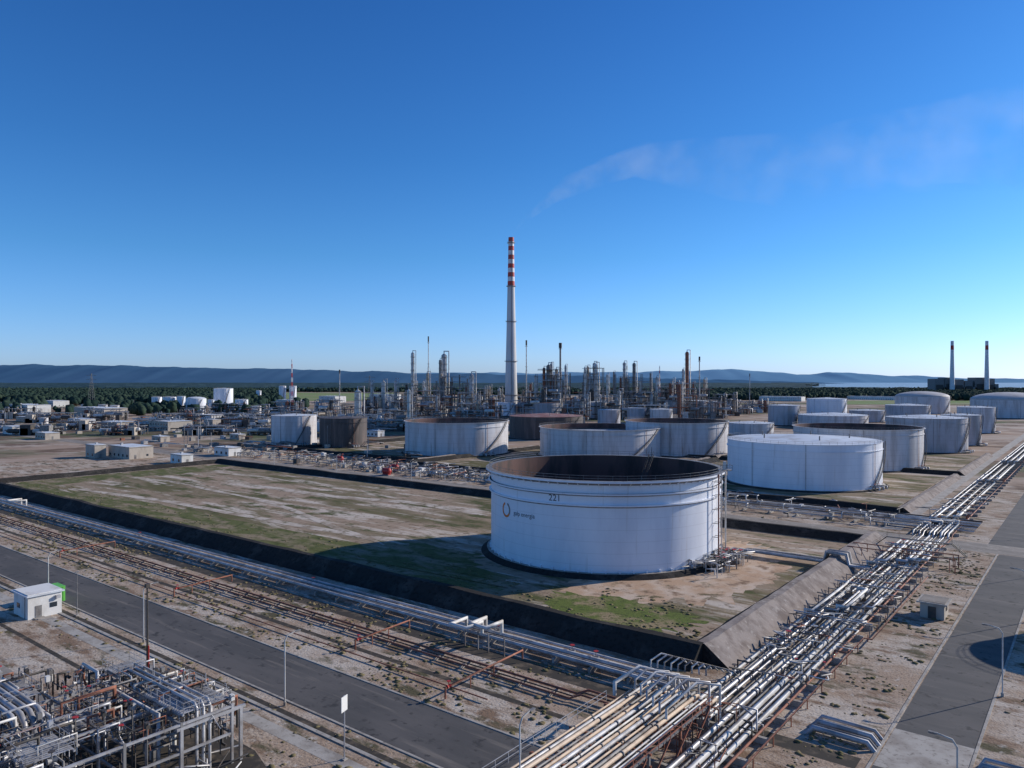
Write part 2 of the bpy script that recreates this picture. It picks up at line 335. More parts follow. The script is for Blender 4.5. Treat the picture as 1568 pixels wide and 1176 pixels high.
# riser pipes on the sunlit side, gauge platform, ladder
for a,rr,k in((-.62,.16,'rust'),(-.55,.12,'wpipe'),(-.40,.18,'wpipe')):
    x,y=cx+(R+1.4)*math.cos(a),cy+(R+1.4)*math.sin(a); b.tube([(x,y,.9),(x,y,h+.1)],rr,k,8)
    for z in range(3,19,3): b.beam((x,y,z),(cx+R*math.cos(a),cy+R*math.sin(a),z),.12,'steel')
a=-.25; x,y=cx+(R+1)*math.cos(a),cy+(R+1)*math.sin(a); b.box(x,y,h-.1,3,3,.15,'steel',a); b.rail([(x-1.4,y-1.4,h),(x+1.4,y-1.4,h),(x+1.4,y+1.4,h)],'steel'); b.box(x,y,h,.6,.6,1.9,'wpipe')
# rolling ladder
p=Vector((cx+24*math.cos(.9),cy+24*math.sin(.9),h+.9)); q=Vector((cx+10,cy+12,10.5)); o=Vector((.5,-.4,0))
for t in(o,-o): b.beam(p+t,q+t,.16,'dsteel'); b.beam(p+t+Vector((0,0,1)),q+t+Vector((0,0,1)),.06,'dsteel')
for i in range(20): b.beam(p.lerp(q,i/20)+o,p.lerp(q,i/20)-o,.08,'dsteel')
b.beam((p.x,p.y,h),(p.x,p.y,h+3),.15,'steel')
b.done('storage_tank',False)

mtank(1114,1352,681,753,shell='white',roof='cone',st=(-.95,-.35))
mtank(827,1013,659,706,shell='white2',roof='open')
mtank(958,1115,648,700,shell='white2',roof='open')
mtank(620,778,648,700,shell='white2',roof='open',st=(-1.0,-.3))
mtank(1215,1415,658,722,shell='white2',roof='open',st=(-.8,-.2))
mtank(1356,1483,641,694,shell='grey',roof='cone')
mtank(415,485,637,683,shell='white2',roof='cone')
mtank(489,562,641,686,shell='blackt',roof='cone',rk='blackt')
mtank(1440,1503,636,683,shell='grey',roof='cone')
mtank(1465,1525,624,664,shell='white2',roof='cone')
mtank(1485,1610,613,641,shell='white2',roof='dome',rk='dome')
mtank(1370,1455,608,634,shell='white2',roof='dome',rk='dome')
for t in [(232,248,608,629),(249,270,608,630),(271,284,607,630),(284,316,611,631),(318,328,612,631),(327,357,595,629),(392,400,598,616),(427,438,591,616),(443,454,591,616),(360,380,612,632)]: mtank(*t,shell='white',roof='cone' if t[0]!=284 else 'dome')
mtank(740,790,618,642,shell='white',roof='cone'); mtank(792,864,617,642,shell='grey',roof='cone',rk='roofr'); mtank(780,893,639,674,shell='blackt',roof='cone',rk='roofr')
for i,t in enumerate([(866,905,614,640),(897,932,616,641),(915,950,628,654),(934,957,614,640),(958,985,614,637),(986,1016,616,638),(1018,1045,614,641),(1048,1085,614,640),(1088,1112,615,638),(1112,1128,613,632),(960,992,625,648),(995,1030,627,650),(1176,1225,621,652),(1222,1330,637,657),(1300,1355,629,647),(1116,1185,649,668),(1355,1425,621,643),(385,400,622,640),(150,165,620,634),(168,183,621,635),(505,520,612,628),(60,74,640,650),(1400,1450,618,632)]):
    mtank(*t,shell=['grey','white2','grey','white2'][i%4],roof='cone')
mtank(1235,1297,611,637,shell='white',roof='cone')
bt,_=tank(101,118.5,8,12,'white2','cone'); bt.done('storage_tank',False)

# ---------------------------------------------------------------- pipe alley (along v)
PM=['galv','steel','galv','wpipe','steel','cream']
b=B(); sl=B()
us=[-38.8,-38.0,-37.3,-36.4,-35.6,-34.9,-34.1,-33.3,-32.4,-31.7,-30.8,-29.9]
for i,u in enumerate(us):
    r=[.22,.13,.27,.18,.12,.24,.3,.15,.32,.16,.27,.14][i]; k=['wpipe','steel','galv','galv','dsteel','wpipe','galv','steel','wpipe','galv','wpipe','rust'][i]
    z=.75+r
    pts=[(u,30 if i>5 else 83+(i%3),z)]
    for g0,g1 in((128+i*.9,150-i*.8),(170+i*.8,192-i*.9)):
        if (i+int(g0))%4==3 or i==11: continue
        zz=z+1.1+.12*(i%3); du=1.2+.25*((i*5)%4)
        pts+=[(u,g0,z),(u,g0,zz),(u+du,g0,zz),(u+du,g1,zz),(u,g1,zz),(u,g1,z)]
    pts+=[(u,203,z),(u,204.5,.2 if i%2 else -.2),(u,217.5,.2 if i%2 else -.2),(u,219,z)]
    for g0,g1 in((232+i,244),(330+i,345),(420,436)): 
        if i%3: pts+=[(u,g0,z),(u,g0,z+1.3),(u+1,g0,z+1.3),(u+1,g1+12-i,z+1.3),(u,g1+12-i,z+1.3),(u,g1+12-i,z)]
    if i in(1,3,6,9,10): pts=[p_ for p_ in pts if p_[1]<225]+[(u,225+i,z),(u,225+i,z+.9),(-46,225+i,z+.9)]
    else: pts.append((u,700,z))
    b.tube(pts,r,k,10)
    for q in range(6):
        vv=random.uniform(90,126); b.flange((u,vv,z),(0,1,0),r,'steel')
    for vv in(random.uniform(96,124),random.uniform(154,168),random.uniform(194,202)):
        if r<.28: b.valve((u,vv,z),(0,1,0),r*.9,'steel',random.choice(['redp','dsteel','galv']))
for v in np.arange(34,204,6): b.box(-34.2,v,0,10.8,.45,.72,'conc')
for v in np.arange(222,700,9): b.box(-34.2,v,0,10.8,.45,.72,'conc')
for v in np.arange(126,200,6.2):   # light support portals around expansion loops
    for u in(-39.6,-34,-28.4): b.beam((u,v,0),(u,v,2.0),.14,'steel')
    b.beam((-39.6,v,1.85),(-27.6,v,1.85),.14,'steel')
for vv in (126,150,170,192,232,250):
    b.tube([(-40,vv,2.15),(-28,vv,2.15)],.1,'galv',6)
for q in range(170):
    u=random.choice(us); v=random.choice([random.uniform(124,200),random.uniform(95,130),random.uniform(220,300)]); zz=random.uniform(1.2,2.2)
    b.tube([(u,v,.8),(u,v,zz),(u+random.choice([-1.6,1.6,2.4]),v,zz),(u+1.6,v+random.uniform(-3,3),zz)],random.uniform(.05,.12),random.choice(['galv','wpipe','steel','dsteel','rust']),5)
b.done('pipeline')
# elevated rack at the near end
b=B()
for v in range(38,84,7):
    for u in(-43.9,-39.5,-34.9): b.beam((u,v,0),(u,v,3.6),.28,'rust' if v%2 else 'steel')
    for z in(2.2,3.4): b.beam((-44.2,v,z),(-34.6,v,z),.22,'rust')
for u in(-43.9,-39.5,-34.9): b.beam((u,38,3.3),(u,80,3.3),.2,'steel')
for i in range(14):
    u=-43.4+i*.62
    r=.11+.1*((i*7)%3)/2; k=['cream','galv','cream','steel','cream','galv','wpipe'][i%7]; ve=81.5-.35*(i%5)
    b.tube([(u,32,3.6+r),(u,ve,3.6+r),(u,ve,1.2+.2*(i%3)),(u,ve+2+(i%4),1.2+.2*(i%3)),(u,ve+2+(i%4),.1)],r,k,8)
    for q in range(3): b.flange((u,random.uniform(45,78),3.6+r),(0,1,0),r,'steel')
for i in range(6):
    u=-43+i*1.3; b.tube([(u,78-i,3.8),(u,78-i,5.0),(u-.4,81.5,5.0),(u+2,82.5,5.0),(u+2,82.5,1)],.14,'wpipe' if i%2 else 'galv',8)
b.tube([(-44.6,76,3.4),(-44.6,76,4.9),(-44.6,82,4.9),(-40,82,4.9),(-40,82,1)],.22,'wpipe',10)
b.rail([(-44.5,38,3.5),(-44.5,74,3.5)],'galv'); b.rail([(-34.4,44,3.5),(-34.4,80,3.5)],'rust',1.1,2.5,.05)
for v in range(40,76,5): b.beam((-34.6,v,0),(-34.6,v+5,3.4),.16,'rust')
for i in range(90):
    u=random.uniform(-44,-30);v=random.uniform(58,86);z=random.uniform(1,3.2)
    b.tube([(u,v,0),(u,v,z),(u+random.uniform(-2,2),v,z),(u,v+random.uniform(-3,3),z)],random.uniform(.04,.11),random.choice(['rust','steel','galv','dsteel','rust']),5)
b.done('pipe_rack')
# rusty guard rail/pipe running beside the alley, and access bridges
b=B(); b.tube([(-28.3,36,1.1),(-28.3,122,1.1),(-27.2,122,1.1),(-27.2,168,1.1)],.11,'rust',6)
for v in range(40,168,6): b.beam((-28.2,v,0),(-28.2,v,1.1),.12,'rust')
for vv in (179,184): b.tube([(-45,vv,2.9),(-24,vv,2.9),(-24,vv,0)],.12,'rust',6)
for u in(-42,-34,-25): 
    for vv in(179,184): b.beam((u,vv,0),(u,vv,2.9),.14,'rust')
b.done('guard_rail')
def bridge(u0,u1,v,name='access_bridge'):
    b=B(); b.box((u0+u1)/2,v,2.6,abs(u1-u0),1.1,.1,'dsteel')
    for s_ in(-.55,.55):
        b.rail([(u0,v+s_,2.7),(u1,v+s_,2.7)],'steel',1.0,2.4,.025); b.rail([(u0-3,v+s_,0),(u0,v+s_,2.7)],'steel',1,2,.025); b.rail([(u1,v+s_,2.7),(u1+3,v+s_,0)],'steel',1,2,.025)
        b.beam((u0-3,v+s_,0),(u0,v+s_,2.7),.16,'dsteel'); b.beam((u1,v+s_,2.7),(u1+3,v+s_,0),.16,'dsteel')
    for i in range(10):
        for e,sg in((u0,-1),(u1,1)): b.box(e+sg*3*(i/10),v,2.6*(1-i/10),.26,1.1,.04,'dsteel')
    b.done(name)
bridge(-40.6,-27,197)

# west pipeline (along u)
b=B()
for i,v in enumerate([87.6,88.5,89.4,90.3,91.2]):
    r=[.26,.17,.3,.13,.22][i]; z=.8+r; k=['galv','steel','galv','steel','galv'][i]
    pts=[(-420,v,z)]
    if i in(0,2): 
        g0=-78+i*1.2; b.tube([(g0,v,z),(g0,v,z+1.9),(g0,v-3.6,z+1.9),(g0+3.2,v-3.6,z+1.9),(g0+3.2,v,z+1.9),(g0+3.2,v,z)],r,'wpipe',10)
    if i==3: b.tube([(-268,v,z),(-268,v,z+1.8),(-268,v-4,z+1.8),(-264,v-4,z+1.8),(-264,v,z+1.8),(-264,v,z)],.25,'wpipe',8)
    pts+=[(-43,v,z),(-42,v,-.4),(-26.6,v,-.4),(-25.6,v,z*.8),(-20,v,z*.75),(-19,v,-.3),(-10,v,-.3),(-9.4,v,z*.8),(60,v,z)]; b.tube(pts,r,k,10)
for u in np.arange(-415,-44,6): b.box(u,89.4,0,.4,5,.75,'conc')
for i in range(9):
    u=-48+i*.9; b.tube([(u,91.4+.2*i,1.3),(u,91.4+.2*i,2.2),(u,94.5,2.2),(u+3,94.5,2.2),(u+3,96,1.2)],.11,['wpipe','galv','steel'][i%3],8)
for u in(-190,-120,-74,-60,-56): b.valve((u,90.3,1.0),(1,0,0),.2,'steel','redp')
for u in(-75.6,-73,-71,-68): b.beam((u,84.6,0),(u,84.6,2.8),.16,'steel')
b.done('pipeline')
b=B()
for i,v in enumerate([77.6,78.4,79.4]):
    b.tube([(-420,v,.55),(-52,v,.55),(-51,v+1,.9),(-46,v+1,.9)],[.12,.09,.16][i],'rust' if i!=1 else 'dsteel',6)
b.tube([(-420,71.3,.4),(-60,71.3,.4)],.09,'rust',6)
for u in np.arange(-415,-50,5): b.box(u,78.5,0,.3,2.4,.42,'conc')
for u,v0,v1 in((-64.7,68.7,84.6),(-87,73,84),(-134.8,70.3,82),(-185,70,82)):
    b.tube([(u,v0,.1),(u,v0,1.5),(u,v1,1.7),(u,v1,.5)],.13,'rust',8)
    for t in(.3,.6): b.beam((u,v0+(v1-v0)*t,0),(u,v0+(v1-v0)*t,1.55),.12,'rust')
    b.valve((u,v0+.6,1.5),(0,1,0),.14,'redp','redp')
b.done('pipeline')

# pipe corridor behind the basin (along u)
b=B()
for i in range(10):
    v=226+i*1.9; r=random.choice([.12,.16,.24,.2]); z=.8+r; u0_=-420 if i%3==0 else random.uniform(-300,-110); pts=[(u0_,v,z)]; u=u0_+random.random()*20+5
    while u<-52:
        L=random.uniform(6,12); hh=random.uniform(.9,1.8)
        if random.random()<.6 and u+L<-50: pts+=[(u,v,z),(u,v,z+hh),(u,v+random.choice([-1.3,1.3]),z+hh)]; vv=pts[-1][1]; pts+=[(u+L,vv,z+hh),(u+L,v,z+hh),(u+L,v,z)]
        u+=L+random.uniform(8,30)
    pts.append((-26,v,z)); b.tube(pts,r,['galv','steel','wpipe','galv','dsteel'][i%5],7)
for u in np.arange(-415,-26,8): b.box(u,235,0,.4,19,.72,'conc')
for q in range(420):
    u=random.choice([random.uniform(-400,-40),random.uniform(-300,-170)]); v=random.uniform(219,252); zz=random.uniform(1,2.6)
    b.tube([(u,v,0),(u,v,zz),(u+random.uniform(-4,4),v,zz),(u,v+random.uniform(2,6),zz)],random.uniform(.06,.2),random.choice(['galv','wpipe','steel','rust','dsteel','steel']),5)
for q in range(45):
    u=random.choice([random.uniform(-380,-60),random.uniform(-290,-180)]); v=random.uniform(220,252); w_=random.uniform(1,3); b.box(u,v,0,w_,random.uniform(1,2.5),random.uniform(.8,2.4),random.choice(['wall','steel','conc','tanw','galv','dsteel']))
for q in range(12):
    u=random.uniform(-300,-170); v=random.uniform(220,250); b.drum((u-1.5,v,1.4),(u+1.5,v,1.4),random.uniform(.5,.9),random.choice(['galv','wpipe','steel']),10)
b.done('pipeline')

# tank manifold on the basin floor
b=B()
for i in range(4):
    u=-67+i*1.3; b.tube([(u-4+i*.2,147+i*.6,2),(u,147+i*.6,2),(u,150,1.2),(u,168+i*.9,1.2),(-47,168+i*.9,1.2),(-46.5,168+i*.9,3.3),(-42.5,168+i*.9,3.3),(-42,168+i*.9,1),(-38,168+i*.9,1)],[.32,.22,.26,.18][i],['galv','wpipe','steel','galv'][i],10)
    for vv in(152,156,161): b.valve((u,vv+i*.4,1.2),(0,1,0),.28,'steel',random.choice(['redp','galv']))
for q in range(70):
    u=random.uniform(-69,-61);v=random.uniform(145,163);zz=random.uniform(1,3)
    b.tube([(u,v,0),(u,v,zz),(u+random.uniform(-2,2),v,zz),(u,v+random.uniform(-2,2),zz)],random.uniform(.05,.14),random.choice(['galv','wpipe','steel','dsteel']),6)
b.box(-65,153,1.9,3,6,.1,'steel'); b.rail([(-66.5,150,2),(-66.5,156,2),(-63.5,156,2),(-63.5,150,2),(-66.5,150,2)],'galv')
for v in(151,159,166): b.box(-65,v,0,6,.4,.8,'conc')
b.done('pipe_manifold')

# ---------------------------------------------------------------- near process structure (bottom left)
b=B()
def ulo(v): return -101+max(0,v-30)*.95     # western edge steps in toward the road
UU=np.arange(-99,-70,5.5); VV=[16,21.5,27,32.5,38,43.5]
for u in UU:
    for v in VV:
        if u<ulo(v): continue
        b.beam((u,v,0),(u,v,6.2),.26,'galv' if (int(u)+int(v))%3 else 'steel')
    vs_=[v for v in VV if u>=ulo(v)]
    for z in(3.2,6.0): b.beam((u,VV[0],z),(u,vs_[-1],z),.22,'galv')
for v in VV:
    us_=[u for u in UU if u>=ulo(v)]
    for z in(3.2,6.0): b.beam((us_[0],v,z),(UU[-1],v,z),.22,'steel')
    for u in us_[:-1]:
        if random.random()<.5: b.beam((u,v,.2),(u+5.5,v,3.1),.12,'galv')
for i in range(44):
    v=random.uniform(16,43); z=random.choice([3.5,3.6,6.3,6.4,4.8]); r=random.choice([.06,.08,.1,.14,.2]); ue=random.uniform(-84,-72)
    k=random.choice(['galv','galv','steel','steel','wpipe','dsteel','dsteel'])
    u0_=ulo(v)+random.uniform(0,5); pts=[(u0_,v,z-1.5),(u0_,v,z)]
    if random.random()<.6:
        a=u0_+random.uniform(1,4); hh=random.uniform(.5,1.3); a2=a+random.uniform(1.5,5); pts+=[(a,v,z),(a,v,z+hh),(a2,v,z+hh),(a2,v,z)]; ue=max(ue,a2+2)
    pts+=[(ue,v,z),(ue,v,random.choice([.2,1,z-1.6]))]; b.tube(pts,r,k,8)
    for q in range(3): b.flange((random.uniform(u0_+1,ue),v,z),(1,0,0),r,'steel')
def ruv(a=0): 
    v=random.uniform(17,44); return random.uniform(ulo(v)+a,-71.5),v
for i in range(230):
    u,v0=ruv(1); z=random.choice([2.6,3.9,5.2,6.5,6.9,7.2]); v1=min(44.5,v0+random.uniform(1,6)); r=random.choice([.04,.05,.07,.1,.14])
    if u<ulo(v1): v1=v0+.8
    b.tube([(u,v0,z-random.uniform(.6,2.5)),(u,v0,z),(u,v1,z),(u,v1,z-random.uniform(.6,2)),(u+random.uniform(-2,2),v1,z-2)],r,random.choice(['galv','galv','steel','wpipe','dsteel','rust','dsteel']),6)
for i in range(130):
    u,v=ruv(); z=random.choice([3.9,6.5,6.7,5]); b.valve((u,v,z),random.choice([(1,0,0),(0,1,0)]),random.uniform(.08,.18),random.choice(['steel','galv','dsteel']),random.choice(['galv','steel','redp','dsteel']))
for i in range(90):
    u,v=ruv(); hh=random.uniform(6.2,8.0); b.tube([(u,v,2),(u,v,hh),(u+random.uniform(-.6,.6),v,hh)],random.uniform(.03,.09),random.choice(['galv','steel','dsteel']),6)
    if i%4==0: b.box(u,v,hh-.5,.5,.4,.6,random.choice(['wpipe','galv','steel','dsteel']))
for (pu,pv,su,sv,z) in((-76,41,8,5,6.7),(-88,40,4,3,7.0),(-92,30,6,3.5,6.6),(-83,33,5,3,5.0),(-76,27,5,4,6.4),(-89,20,6,4,6.5)):
    for j in range(int(su/.4)): b.box(pu-su/2+.2+j*.4,pv,z,.22,sv,.05,'galv')
    b.beam((pu-su/2,pv-sv/2,z-.1),(pu+su/2,pv-sv/2,z-.1),.18,'galv'); b.beam((pu-su/2,pv+sv/2,z-.1),(pu+su/2,pv+sv/2,z-.1),.18,'galv')
    b.rail([(pu-su/2,pv-sv/2,z),(pu+su/2,pv-sv/2,z),(pu+su/2,pv+sv/2,z),(pu-su/2,pv+sv/2,z),(pu-su/2,pv-sv/2,z)],'galv',1.1,1.3,.03)
for i in range(4): b.tube([(-97,27.5+i*.8,6.9),(-84.5,27.5+i*.8,6.9),(-83.4,27.5+i*.8,6.3),(-83,27.5+i*.8,5.2),(-83,27.5+i*.8,0)],.3,'galv',14)
for i in range(3): b.tube([(-87,40+i*.7,7.2),(-72.7,40+i*.7,7.2),(-72.2,40+i*.7,6.7),(-72.2,40+i*.7,0)],.16,'galv',10)
b.beam((-71.5,38,0),(-71.5,38,5.6),.32,'galv'); b.beam((-71.5,44.5,0),(-71.5,44.5,5.6),.32,'galv'); b.beam((-71.5,37.5,5.6),(-71.5,45,5.6),.3,'galv')
for v in(21,24,27,30): b.tube([(-80,v,.8),(-60,v,.8)],.12,'rust',8)
for zz in(.6,1.4,2.2): b.tube([(-72,18,zz),(-72,36,zz)],.07,'redp',6)
b.rail([(-66,40,0),(-66,22,0),(-58,22,0)],'galv',1.1,1.8,.04)
for i in range(130):
    u=random.uniform(-73,-57);v=random.uniform(24,42)-max(0,(u+72)*.5);zz=random.uniform(.4,1.7)
    b.tube([(u,v,0),(u,v,zz),(u+random.uniform(-4,4),v,zz),(u,v+random.uniform(-4,4),zz)],random.uniform(.04,.11),random.choice(['galv','wpipe','steel','rust','dsteel']),6)
b.done('process_pipe_structure')
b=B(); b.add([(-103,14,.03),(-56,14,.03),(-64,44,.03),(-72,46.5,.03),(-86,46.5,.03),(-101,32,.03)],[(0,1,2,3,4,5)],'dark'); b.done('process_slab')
b=B(); b.tube([(-96.5,46.8,0),(-96.5,46.8,13.6)],.17,'dsteel',8,True,.1); b.box(-96.5,46.8,13.4,.5,.5,.5,'dsteel'); b.box(-96.5,46.8,0,.9,.9,.25,'conc'); b.tube([(-96.2,46.8,.2),(-96.2,46.8,6)],.1,'redp',6); b.done('steel_mast')
b=B(); b.tube([(-137,54.5,0),(-137,54.5,7.5)],.08,'steel',8,True,.05); b.box(-137,54.5,0,.5,.5,.2,'conc'); b.box(-137,54.5,7.4,.3,.6,.15,'steel'); b.done('steel_mast')

# ---------------------------------------------------------------- buildings
def building(cu,cv,su,sv,hh,k,name='industrial_building',rk='conc',win=True,z=0):
    b=B(); b.box(cu,cv,z,su,sv,hh,k); b.box(cu,cv,z+hh,su+.5,sv+.5,.3,rk); b.box(cu,cv,z+hh+.3,su*.96,sv*.96,.12,'roof')
    if win:
        n=max(1,int(su/4)); 
        for i in range(n):
            x=cu-su/2+(i+.5)*su/n
            for fl in range(max(1,int(hh/3.6))):
                zz=z+fl*3.4+1.1
                for sg in(-1,1): b.box(x,cv+sg*(sv/2+.01),zz,1.5,.08,1.2,'glass'); b.box(x,cv+sg*(sv/2+.03),zz-.12,1.8,.14,.1,'conc')
        n=max(1,int(sv/5))
        for i in range(n):
            y=cv-sv/2+(i+.5)*sv/n; b.box(cu+su/2+.01,y,z+(0.05 if i==0 else 1.1),.08,1.1,2.1 if i==0 else 1.1,'steel' if i==0 else 'glass')
        for i in range(max(1,int(su/9))): b.box(cu-su/2+random.random()*su*.9+.5,cv+random.uniform(-.3,.3)*sv,z+hh+.42,1.2,1,.8,'galv')
    b.done(name)
b=B(); b.box(-144,51,0,6.2,5.2,3.8,'wall'); b.box(-144,51,3.8,6.9,5.9,.22,'roof'); b.box(-144,51,4.02,6.2,5.2,.12,'wall')
b.box(-140.88,50,0.02,.08,1.0,2.1,'steel'); b.box(-140.88,52.3,1.4,.08,1.1,.8,'glass'); b.box(-145,48.37,1.4,1.2,.08,.8,'glass'); b.box(-140.4,50,.02,1.2,1.6,.15,'conc'); b.box(-140.6,52.9,2.8,.5,.7,.5,'galv'); b.tube([(-142,48.3,0),(-142,48.3,3.8)],.05,'steel',6); b.done('pump_house')
b=B(); b.box(-149.5,55.5,.15,3.4,2.6,2.6,'green'); 
for i in range(9): b.box(-151+i*.38,54.15,.2,.12,.1,2.5,'green'); b.box(-147.76,54.4+i*.26,.2,.1,.09,2.5,'green')
b.box(-149.5,55.5,2.75,3.5,2.7,.08,'green'); b.box(-149.5,55.5,0,3,2.2,.15,'steel'); b.done('green_container')
b=B(); b.box(-22.5,145,0,3.6,4.4,2.5,'tanw'); b.box(-22.5,145,2.5,4.6,5.4,.22,'conc'); b.box(-22.5,142.75,.02,1.2,.08,2,'dsteel'); b.box(-20.65,145,1.2,.08,1.2,.7,'glass'); b.box(-22.5,145,2.72,3.8,4.6,.06,'track'); b.done('concrete_hut')
for (xl,xr,yb,yt,k) in [(0,90,634,617,'wall'),(92,215,637,622,'tanw'),(160,240,700,680,'tanw'),(128,165,700,678,'tanw'),(258,298,709,694,'wall'),(325,372,697,683,'wall'),(215,300,658,642,'tanw'),(150,212,655,644,'tanw'),(0,46,664,651,'wall'),(486,532,616,605,'wall'),(560,620,614,602,'wall'),(1090,1160,610,602,'wall'),(1160,1235,614,606,'wall'),(1295,1380,612,606,'wall'),(1500,1590,610,604,'wall'),(420,470,620,611,'wall'),(100,150,650,640,'wall'),(-60,-5,650,634,'tanw'),(455,500,640,630,'tanw'),(60,110,622,612,'wall'),(1180,1230,606,600,'wall'),(700,742,612,604,'wall'),(20,70,645,637,'tanw'),(300,345,642,634,'wall'),(350,420,650,641,'tanw'),(120,170,628,618,'wall'),(5,50,626,616,'wall'),(310,340,650,641,'tanw'),(50,95,672,661,'tanw'),(230,262,676,667,'tanw'),(560,590,668,658,'wall'),(350,378,672,664,'tanw')]:
    X,Y=gw((xl+xr)/2,yb); w=(xr-xl)*Y/F; hh=(yb-yt)*Y/F; u,v=w2s(X,Y); building(u,v,w*.85,min(w*.45,25),max(hh*.85,3),k)
# yard equipment on the open ground to the left
b=B()
for q in range(330):
    x=random.uniform(-30,640); y=random.choice([random.uniform(640,704),random.uniform(622,665),random.uniform(615,640)]); u,v=uv(x,y)
    if v<222: continue
    s_=random.uniform(1.5,5); b.box(u,v,0,s_,random.uniform(1.5,4),random.uniform(1,3),random.choice(['steel','steel','conc','tanw','dsteel','rust','galv']))
    if q%2: b.tube([(u,v,1),(u,v,2.8),(u+random.uniform(8,30),v,2.8),(u,v+random.uniform(-6,9),2.8)],.22,random.choice(['galv','steel','wpipe','rust']),5)
    if q%5==0: b.tube([(u,v,0),(u,v,random.uniform(6,14))],.18,random.choice(['galv','steel']),5)
b.done('yard_equipment')
# power station far away on the right
b=B()
for xx in(1348,1454):
    b.lathe(xx,2300,[(7.5,0),(4.9,120)],'whc',24); b.lathe(xx,2300,[(4.9,120),(4.7,135),(4.6,148),(4.5,162),(0.1,162.1)],['whc','redc','whc','dsteel'],24)
for (xx,w,hh) in((1315,30,46),(1345,26,50),(1375,30,44),(1405,24,40),(1440,30,50),(1470,30,46),(1490,14,30),(1400,180,20)): b.box(xx,2330,0,w,40,hh,'steel'); b.box(xx,2309,hh*.3,w*.7,1.5,hh*.3,'dsteel')
b.done('power_station',False)

# ---------------------------------------------------------------- great chimney
b=B(); cx0,cy0=-1.0,850.0; hc=202.0
def cr(z): return 3.05+(7.6-3.05)*max(0,(1-z/hc))**1.15
zs=[0,20,40,60,80,100,120]; prof=[(cr(z),z) for z in zs]; zb=147.5; prof.append((cr(zb),zb)); ks=['cconc']*7
nb=11; 
for i in range(nb):
    z=zb+(hc-zb)*(i+1)/nb; prof.append((cr(z),z)); ks.append('redc' if i%2==0 else 'whc')
prof.append((cr(hc)-.5,hc)); ks.append('dsteel'); prof.append((cr(hc)-.5,hc-6)); ks.append('dsteel')
b.lathe(cx0,cy0,prof,ks,48)
for z in(24,62,107,147,196):
    rr=cr(z); b.lathe(cx0,cy0,[(rr,z),(rr+1.4,z),(rr+1.4,z-.4),(rr,z-.6)],'steel',32); b.ring(cx0,cy0,rr+1.3,z+1.1,.08,'steel',32)
for i in range(4):
    z0_,z1_=i*50,min(i*50+50,hc); b.beam((cx0+.5,cy0-cr(z0_)-.3,z0_),(cx0+.5,cy0-cr(z1_)-.3,z1_),.4,'steel')
b.box(cx0,cy0,0,26,18,14,'tanw'); b.done('chimney',False)

# ---------------------------------------------------------------- process units
def unit(xp,D,w,d,hh,sd,name='process_unit'):
    random.seed(sd); b=B(); X0=(xp-784)*D/F
    def P(x,y,z): return (X0+x,D+y,z)
    nb_=max(2,int(w/7)); lv=max(2,int(hh/6))
    for i in range(nb_+1):
        x=-w/2+w*i/nb_
        top=hh*random.uniform(.55,1)
        for y in(-d/2,0,d/2): b.beam(P(x,y,0),P(x,y,top),.5,'steel')
    for l in range(1,lv+1):
        z=hh*l/lv*.92
        xa=-w/2+random.random()*w*.3; xb=w/2-random.random()*w*.3
        if l<=2: xa,xb=-w/2,w/2
        for y in(-d/2,0,d/2): b.beam(P(xa,y,z),P(xb,y,z),.45,random.choice(['steel','galv','dsteel']))
        for i in range(nb_+1): b.beam(P(-w/2+w*i/nb_,-d/2,z),P(-w/2+w*i/nb_,d/2,z),.35,'steel')
        if random.random()<.7: b.box(X0+(xa+xb)/2,D,z,(xb-xa)*.7,d*.8,.2,'steel'); b.rail([P(xa,-d/2,z),P(xb,-d/2,z)],'galv',1.2,3,.08)
    for i in range(nb_):
        if random.random()<.6: x=-w/2+w*i/nb_; z=hh*random.random()*.5; b.beam(P(x,-d/2,z),P(x+w/nb_,-d/2,z+hh/lv),.3,'steel')
    for i in range(int(w*.8)):
        x=random.uniform(-w/2,w/2);z=random.uniform(2,hh*.8);L=random.uniform(3,w*.5);y=random.uniform(-d/2-2,d/2)
        b.tube([P(x,y,0),P(x,y,z),P(x+random.choice([-L,L]),y,z)],random.uniform(.2,.55),random.choice(['galv','galv','steel','wpipe','rust','dsteel']),6)
    for i in range(int(w/6)+1):
        x=random.uniform(-w/2,w/2);r=random.uniform(.9,2.2);h2=random.uniform(.4,1.05)*hh;y=random.uniform(-d/2,d/2); col(b,X0+x,D+y,r,h2,random.choice(['galv','wpipe','steel','cream','dsteel','rust']))
    for i in range(int(w/9)+1):
        x=random.uniform(-w/2,w/2);z=random.uniform(3,hh*.6); b.drum(P(x-4,-d/2-2,z),P(x+4,-d/2-2,z),random.uniform(1,1.8),random.choice(['galv','wpipe','steel','dsteel']),10)
    for i in range(int(w/10)): b.box(X0+random.uniform(-w/2,w/2),D-d/2-3,0,random.uniform(3,8),5,random.uniform(3,8),random.choice(['tanw','wall','dsteel','steel']))
    b.done(name,False)
def col(b,x,y,r,h,k):
    b.tube([(x,y,0),(x,y,h)],r,k,12); b.tube([(x,y,h),(x,y,h+r*.6)],r,k,12,True,r*.3)
    b.tube([(x,y,h),(x,y,h+r*1.5),(x+r*1.8,y,h+r*1.5),(x+r*1.8,y,h*.15)],max(.18,r*.2),'galv',6)
    z=h*.25
    while z<h: b.lathe(x,y,[(r,z),(r+1.0,z),(r+1.0,z-.25),(r,z-.25)],'steel',10); b.ring(x,y,r+.95,z+1.1,.07,'steel',10); z+=random.uniform(5,8)
def column(xp,yt,D,r,k,name='distillation_column'):
    b=B(); h=H+(HOR-yt)*D/F; col(b,(xp-784)*D/F,D,r,h,k); b.done(name,False)
